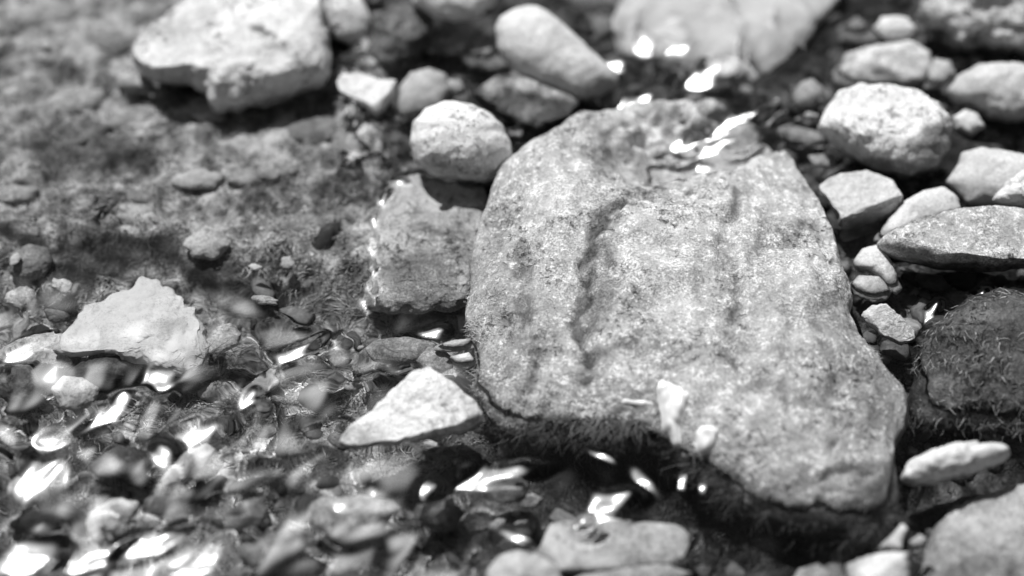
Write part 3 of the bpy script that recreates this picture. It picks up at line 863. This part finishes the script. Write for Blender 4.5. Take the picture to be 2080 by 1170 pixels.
stone('pebble', 'pale teardrop pebble near the left edge above the triangular rock', oval(32, 532, 10, 18, -15), -0.02, 0.55, cat='pebble')
stone('stone', 'large smooth dark-grey stone under water near the left edge', [(22, 530), (60, 505), (100, 515), (112, 550), (95, 585), (50, 600), (25, 575)], -0.05, 0.16, M_SUNK)
stone('stone', 'rounded grey stone with white rim at the left edge', oval(48, 615, 34, 30, 0), -0.03, 0.22, M_SUNK, paint=[(20, 610, 16, 26, 0, .6, .8)])
stone('pebble', 'pale angular pebble just left of the triangular rock tip', oval(128, 590, 26, 16, -30), -0.03, 0.34, M_SUNK, cat='pebble')
stone('pebble', 'dark wedge pebble against the left flank of the triangular rock', oval(118, 655, 30, 16, -25), -0.04, 0.10, M_SUNK, cat='pebble')
stone('pebble', 'pale pebble glimmering right of the dark channel', oval(540, 620, 26, 11, -10), -0.03, 0.36, M_SUNK, cat='pebble')
stone('pebble', 'smooth pale pebble on dark algae left of the white wedge stone', oval(716, 787, 22, 10, 0), -0.01, 0.40, cat='pebble')
stone('stone', 'oval stone with ripple rings left of the white wedge stone', oval(655, 745, 58, 26, 5), -0.04, 0.18, M_SUNK)
stone('stone', 'dark slab under the foot of the triangular rock', oval(205, 770, 62, 26, 10), -0.06, 0.05, M_SUNK)
stone('stone', 'grey cobble under water below the triangular rock', [(105, 800), (130, 770), (170, 775), (205, 800), (200, 845), (165, 865), (125, 845)], -0.045, 0.32, M_SUNK)
stone('stone', 'large dull cobble under ripples at the left edge', oval(40, 800, 62, 42, -20), -0.06, 0.11, M_SUNK)
stone('stone', 'pale stone deep in the ripples left of centre bottom', [(330, 985), (370, 930), (420, 905), (440, 925), (420, 965), (370, 1000), (335, 1005)], -0.045, 0.4, M_SUNK, paint=[(380, 960, 30, 20, 40, .4, .6)])
stone('stone', 'dark round cobble in the ripples below the glinting streak', oval(245, 960, 60, 40, 0), -0.06, 0.07, M_SUNK)
stone('stone', 'grey flat cobble by the left edge in the lower ripples', oval(60, 1010, 46, 34, -10), -0.05, 0.34, M_SUNK)
stone('stone', 'black wet cobble near the lower left corner', oval(80, 1080, 56, 28, 5), -0.06, 0.03, M_SUNK)
stone('stone', 'pale sandy cobble under water, lower left', oval(230, 1060, 60, 32, 30), -0.055, 0.38, M_SUNK)
stone('stone', 'mid-grey cobble under water left of bottom centre', oval(335, 1040, 44, 26, 0), -0.05, 0.13, M_SUNK)
stone('stone', 'broad pale mottled stone under water left of bottom centre', oval(720, 1060, 88, 48, 5), -0.055, 0.30, M_SUNK)
stone('stone', 'dark cobble right of the broad mottled stone', oval(880, 1065, 60, 34, 0), -0.06, 0.06, M_SUNK)
stone('stone', 'ringed grey cobble under the long white glint', oval(1030, 1010, 48, 30, 15), -0.05, 0.10, M_SUNK)
stone('stone', 'dull grey cobble at the bottom edge left of the rounded grey rock', oval(560, 1130, 80, 40, 10), -0.06, 0.15, M_SUNK)
stone('stone', 'grey cobble in the lower ripples above the dull bottom cobble', oval(500, 1060, 46, 30, 30), -0.05, 0.14, M_SUNK)
stone('stone', 'rounded grey rock at the bottom edge', [(965, 1230), (985, 1165), (1012, 1130), (1050, 1116), (1092, 1125), (1135, 1152), (1165, 1230)], -0.01, 0.34, M_COBBLE, thick=.6)
stone('stone', 'wide sunken speckled stone right of the rounded bottom rock', [(1085, 1135), (1120, 1072), (1200, 1052), (1290, 1064), (1385, 1066), (1402, 1105), (1385, 1150), (1250, 1170), (1140, 1175)], -0.03, 0.36, M_SUNK, thick=.2, up=.75, rough=.03)
stone('stone', 'grey foot stone at the bottom edge right of the rounded rock', oval(1280, 1185, 120, 36, 4), -0.05, 0.27, M_SUNK, thick=.4)
stone('pebble', 'dark little cobble in the black pocket before the boulder', oval(1075, 1035, 26, 16, 0), -0.06, 0.09, M_SUNK, cat='pebble')

# ------------------------------------------------------------------ loose gravel between the stones (nobody could count it)
rs = np.random.RandomState(11)
NP = 3600
gxp = rs.uniform(-1.3, 1.3, NP)
gyp = rs.uniform(-0.85, 1.25, NP)
shp, rfp = zone(to_px(np.stack([gxp, gyp, np.full(NP, -.05)], 1)))
dk = np.zeros(NP)
for (x, y, ex, ey, a_, v, s_) in BED_SPOTS:
    if v < .04:
        dk = np.maximum(dk, s_ * sstep(1.3, .7, ell(to_px(np.stack([gxp, gyp, np.full(NP, -.08)], 1)), x, y, ex, ey, a_)))
keep = (rs.uniform(size=NP) > 0.97 * shp) & (rs.uniform(size=NP) > .85 * dk)
gxp, gyp = gxp[keep], gyp[keep]
NP = len(gxp)
NB = 1500
bx_, by_ = rs.uniform(-.35, 1.15, NB), rs.uniform(-.1, 1.1, NB)
qb_ = to_px(np.stack([bx_, by_, np.full(NB, -.05)], 1))
kb_ = ((qb_[:, 0] > 660) & (qb_[:, 1] < 380)) | ((qb_[:, 0] > 1560) & (qb_[:, 1] < 720))
kb_ &= rs.uniform(size=NB) < .75
gxp, gyp = np.concatenate([gxp, bx_[kb_]]), np.concatenate([gyp, by_[kb_]])
NP = len(gxp)
sz = 0.005 + 0.018 * rs.uniform(size=NP) ** 2.2
gz = bed_z(gxp, gyp) + sz * 0.2
iv, if_ = ico(2)
VV = np.repeat(iv[None], NP, 0)
lump = 1 + 0.5 * noise((VV * 1.3 + rs.uniform(0, 50, (NP, 1, 3))).reshape(-1, 3), 3).reshape(NP, -1)
VV = VV * lump[:, :, None] * (sz[:, None] * rs.uniform(.6, 1.25, (NP, 3)) * np.array([1.15, 1, .65]))[:, None]
an = rs.uniform(0, 6.28, NP)
ca, sa = np.cos(an)[:, None], np.sin(an)[:, None]
VV = np.stack([VV[..., 0] * ca - VV[..., 1] * sa, VV[..., 0] * sa + VV[..., 1] * ca, VV[..., 2] + VV[..., 0] * rs.uniform(-.5, .5, (NP, 1))], -1)
VV += np.stack([gxp, gyp, gz], 1)[:, None]
FF = (if_[None] + (np.arange(NP) * len(iv))[:, None, None]).reshape(-1, 3)
me = make_mesh('gravel', VV.reshape(-1, 3), FF)
Qg = to_px(np.stack([gxp, gyp, gz], 1))
gt = 0.06 + 0.6 * rs.uniform(size=NP) ** 2.4
gt[-int(kb_.sum()):] *= .5  # gravel in the gaps toned down to deepen the shade there
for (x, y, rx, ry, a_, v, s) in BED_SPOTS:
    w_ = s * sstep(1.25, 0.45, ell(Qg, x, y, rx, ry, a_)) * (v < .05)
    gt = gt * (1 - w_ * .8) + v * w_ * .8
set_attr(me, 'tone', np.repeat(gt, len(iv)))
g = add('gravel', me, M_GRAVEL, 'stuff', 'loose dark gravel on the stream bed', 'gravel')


# ------------------------------------------------------------------ thread algae, combed by the current
def strands(name, label, roots, length, width, bend, tone, seed, lift=0.35, direction=None, spread=.45):
    rs = np.random.RandomState(seed)
    n = len(roots)
    K = 6
    flow = np.array([-0.75, -0.65]) if direction is None else np.array(direction)
    swirl = fbm(roots * np.array([1, 1, 0]), 5, 3, seed) * 2.2
    a0 = math.atan2(flow[1], flow[0]) + swirl + rs.normal(0, spread, n)
    L_ = length * (0.45 + rs.uniform(size=n))
    P_ = roots.copy()
    pts = [P_.copy()]
    a = a0
    el = np.full(n, 1.0) * lift * 2.2 + rs.normal(0, .25, n)
    cv = rs.normal(0, bend, n)
    for k in range(1, K):
        a = a + cv + rs.normal(0, .15, n)
        d = np.stack([np.cos(a) * np.cos(el), np.sin(a) * np.cos(el), np.sin(el)], 1)
        P_ = P_ + d * (L_ / (K - 1))[:, None]
        el = el * 0.45 - 0.12
        pts.append(P_.copy())
    pts = np.stack(pts, 1)
    side = np.stack([-np.sin(a0), np.cos(a0), np.zeros(n)], 1)
    wv = width * (0.6 + 0.8 * rs.uniform(size=n))[:, None, None] * np.linspace(1, .25, K)[None, :, None]
    A, B = pts - side[:, None] * wv, pts + side[:, None] * wv
    V = np.stack([A, B], 2).reshape(-1, 3)
    base = (np.arange(n) * K * 2)[:, None]
    q = []
    for k in range(K - 1):
        q.append(np.stack([base[:, 0] + 2 * k, base[:, 0] + 2 * k + 1, base[:, 0] + 2 * k + 3, base[:, 0] + 2 * k + 2], 1))
    F_ = np.concatenate(q)
    me = make_mesh(name, V, F_)
    set_attr(me, 'tone', np.repeat(np.clip(tone, 0, 1), K * 2))
    return add(name, me, M_ALGAE, 'stuff', label, 'algae')


# on the shelf and the riffle bed
rs = np.random.RandomState(23)
N_ = 130000
rx_, ry_ = rs.uniform(-1.1, 0.45, N_), rs.uniform(-0.75, 0.95, N_)
Qr = to_px(np.stack([rx_, ry_, np.full(N_, -.04)], 1))
shr, rfr = zone(Qr)
clump = fbm(np.stack([rx_, ry_, rx_ * 0], 1), 9, 3, 5)
front = np.clip(1.3 - ell(Qr, 1050, 900, 330, 70, 0), 0, 1) + np.clip(1.3 - ell(Qr, 1500, 1060, 380, 60, -10), 0, 1)
pk = rs.uniform(size=N_) < np.clip(shr * (0.75 + clump) + rfr * (0.6 + 1.3 * clump) + front, 0, 1)
rx_, ry_, Qr, clump = rx_[pk], ry_[pk], Qr[pk], clump[pk]
rt = np.stack([rx_, ry_, bed_z(rx_, ry_) - .001], 1)
tt = np.interp(rt[:, 0] * 1e6 % 1, [0, 1], [0, 1])
tn = np.full(len(rt), 0.42)
for (x, y, ex, ey, a_, v, s) in BED_SPOTS:
    w_ = s * sstep(1.3, 0.5, ell(Qr, x, y, ex, ey, a_))
    tn = tn * (1 - w_) + min(v * 2.6, 1) * w_
tn = tn * rs.uniform(.2, 1.7, len(rt)) * np.clip(1 + 1.5 * fbm(rt, 22, 3, 44), .15, 2.2)
strands('algae', 'mat of thread algae over the stream bed', rt, 0.019, 0.0008, .4, tn, 3)

# on the boulder's wet flank and foot
Qb = to_px(BOP)
flank = ((Qb[:, 0] < 1130) & (Qb[:, 1] > 470)) | (ell(Qb, 1330, 900, 330, 40, -25) < 1) | (ell(Qb, 1680, 1045, 200, 45, 5) < 1) | (ell(Qb, 1780, 760, 60, 220, -20) < .9)
ids = np.nonzero(flank & (BOP[:, 2] > -0.12))[0]
ids = rs.choice(ids, 12000)
ids = ids[fbm(BOP[ids], 18, 3, 55) > rs.uniform(-.5, .45, len(ids))]
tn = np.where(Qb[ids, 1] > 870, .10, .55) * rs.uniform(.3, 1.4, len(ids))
strands('algae', 'short algae fur on the flank of the big boulder', BOP[ids], 0.008, 0.0005, .5, tn, 7, lift=.2)

fi = np.nonzero((poly_dist(Qb, [(960, 860), (1020, 895), (1190, 900), (1290, 905), (1360, 945), (1420, 995), (1500, 1055), (1600, 1092), (1700, 1100), (1830, 1075)]) < 55) & (BOP[:, 2] > -.10))[0]
fi = rs.choice(fi, 13000)
fi = fi[fbm(BOP[fi], 13, 3, 65) > rs.uniform(-.05, .45, len(fi))]
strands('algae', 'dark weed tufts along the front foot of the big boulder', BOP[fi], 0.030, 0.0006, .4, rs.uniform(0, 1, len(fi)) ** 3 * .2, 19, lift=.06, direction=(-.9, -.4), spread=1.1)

# rootlets caught at the foot of the triangular rock
rc = at((428, 738), -0.012)[0]
rr_ = np.repeat(rc[None], 46, 0) + rs.normal(0, 1, (46, 3)) * np.array([.016, .018, .002])
ro = strands('rootlets', 'tangle of thin dark rootlets at the right foot of the triangular rock', rr_, 0.042, 0.0006, .45, np.zeros(46), 29, lift=.05, direction=(.9, .3), spread=1.3)
del ro['kind']
ro['category'] = 'rootlets'

vp = MOSSY_P
Qv = to_px(vp)
iv_ = np.nonzero((vp[:, 2] > -.12) & (Qv[:, 0] < 2150))[0]
iv_ = rs.choice(iv_, 3200)
iv_ = iv_[fbm(vp[iv_], 14, 3, 25) > rs.uniform(-.5, .5, len(iv_))]
strands('algae', 'streaming weed on the dark boulder at the right edge', vp[iv_], 0.015, 0.0006, .3, rs.uniform(0, 1, len(iv_)) ** 3.2 * .55, 17, lift=.12, direction=(-.3, -.95))

# ------------------------------------------------------------------ white water and painted wet glints on the boulder
def foam_glint_mat():
    m = bpy.data.materials.new('white_water_or_glint')
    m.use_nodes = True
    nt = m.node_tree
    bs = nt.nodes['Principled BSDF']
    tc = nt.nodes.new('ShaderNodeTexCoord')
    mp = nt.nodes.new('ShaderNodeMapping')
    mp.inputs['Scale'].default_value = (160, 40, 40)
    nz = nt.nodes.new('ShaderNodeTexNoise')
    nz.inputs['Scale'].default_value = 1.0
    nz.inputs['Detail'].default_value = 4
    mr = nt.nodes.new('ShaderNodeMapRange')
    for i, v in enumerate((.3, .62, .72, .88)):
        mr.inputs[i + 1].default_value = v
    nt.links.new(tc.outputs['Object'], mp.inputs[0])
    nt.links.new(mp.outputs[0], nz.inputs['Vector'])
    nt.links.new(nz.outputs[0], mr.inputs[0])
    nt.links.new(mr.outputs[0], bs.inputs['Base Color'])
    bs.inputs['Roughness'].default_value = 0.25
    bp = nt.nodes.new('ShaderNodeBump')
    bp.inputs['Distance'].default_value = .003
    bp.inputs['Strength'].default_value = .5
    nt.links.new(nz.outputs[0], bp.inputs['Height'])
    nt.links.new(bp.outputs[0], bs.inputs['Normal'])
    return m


M_FOAM_GLINT = foam_glint_mat()


def white_sheet(name, label, poly, thick=0.013):
    """a thin white sheet on the boulder"""
    poly = np.array(poly, float)
    x0, y0 = poly.min(0) - 4
    x1, y1 = poly.max(0) + 4
    sx_, sy_ = np.arange(x0, x1, 2.5), np.arange(y0, y1, 2.5)
    X, Y = np.meshgrid(sx_, sy_)
    q = np.stack([X.ravel(), Y.ravel()], 1)
    qq = q + np.stack([noise(np.stack([q[:, 0] / 9, q[:, 1] / 22, q[:, 0] * 0], 1), 3), noise(np.stack([q[:, 0] / 9, q[:, 1] / 22, q[:, 0] * 0], 1), 5)], 1) * 4
    ins = inside(qq, poly)
    ed = poly_dist(qq, np.vstack([poly, poly[:1]]))
    sd = np.where(ins, ed, -ed)
    dr = rays(q)
    dr /= np.linalg.norm(dr, axis=1)[:, None]
    V = np.zeros((len(q), 3))
    ok = np.zeros(len(q), bool)
    for i in range(len(q)):
        if sd[i] < -6:
            continue
        h = BVHB.ray_cast(Vector(CAMP), Vector(dr[i]))
        if h[0] is None:
            continue
        nn = np.array(h[1])
        off = thick * float(sstep(-2, 9, np.array([sd[i]]))[0]) * (1 + .5 * math.sin(q[i, 0] * .7)) - 0.0012
        nn = nn * .6 + np.array([0, -.15, 1.0])
        V[i] = np.array(h[0]) + nn / np.linalg.norm(nn) * off
        ok[i] = True
    n, m_ = X.shape
    G = V.reshape(n, m_, 3)
    okg = ok.reshape(n, m_)
    for it in range(8):
        num = np.zeros_like(G)
        den = np.zeros((n, m_, 1))
        for a_, b_ in ((0, 1), (0, -1), (1, 0), (-1, 0), (0, 0)):
            k_ = np.roll(okg, (a_, b_), (0, 1))[..., None]
            num += np.roll(G, (a_, b_), (0, 1)) * k_
            den += k_
        G = np.where(okg[..., None], num / np.maximum(den, 1), G)
    V = G.reshape(-1, 3)
    idx = np.arange(n * m_).reshape(n, m_)
    F_ = np.stack([idx[:-1, :-1], idx[1:, :-1], idx[1:, 1:], idx[:-1, 1:]], -1).reshape(-1, 4)
    F_ = F_[ok[F_].all(1)]
    us = np.unique(F_)
    mp = np.zeros(n * m_, int)
    mp[us] = np.arange(len(us))
    c = V[us].mean(0)
    me = make_mesh(name, V[us] - c, mp[F_])
    return add(name, me, M_FOAM_GLINT, None, label, 'white water', None, None, tuple(c))


white_sheet('water_trickle', 'white trickle of water spilling over the front lip of the boulder',
       [(1332, 790), (1345, 770), (1360, 778), (1380, 785), (1396, 805), (1390, 840), (1380, 870), (1382, 905), (1376, 925), (1366, 910), (1360, 880), (1346, 870), (1342, 830)])
white_sheet('painted_glint', 'bright wet glint painted white, right of the trickle on the boulder',
       [(1410, 885), (1420, 870), (1440, 860), (1458, 872), (1460, 895), (1445, 915), (1436, 928), (1425, 925), (1412, 910)], .010)  # white sheet standing in for a highlight on wet rock
white_sheet('painted_glint', 'thin wet glint painted white, left of the trickle on the boulder',
       [(1250, 812), (1275, 810), (1330, 816), (1332, 826), (1290, 828), (1262, 822)], .007)  # also a wet-rock highlight, built as a white sheet
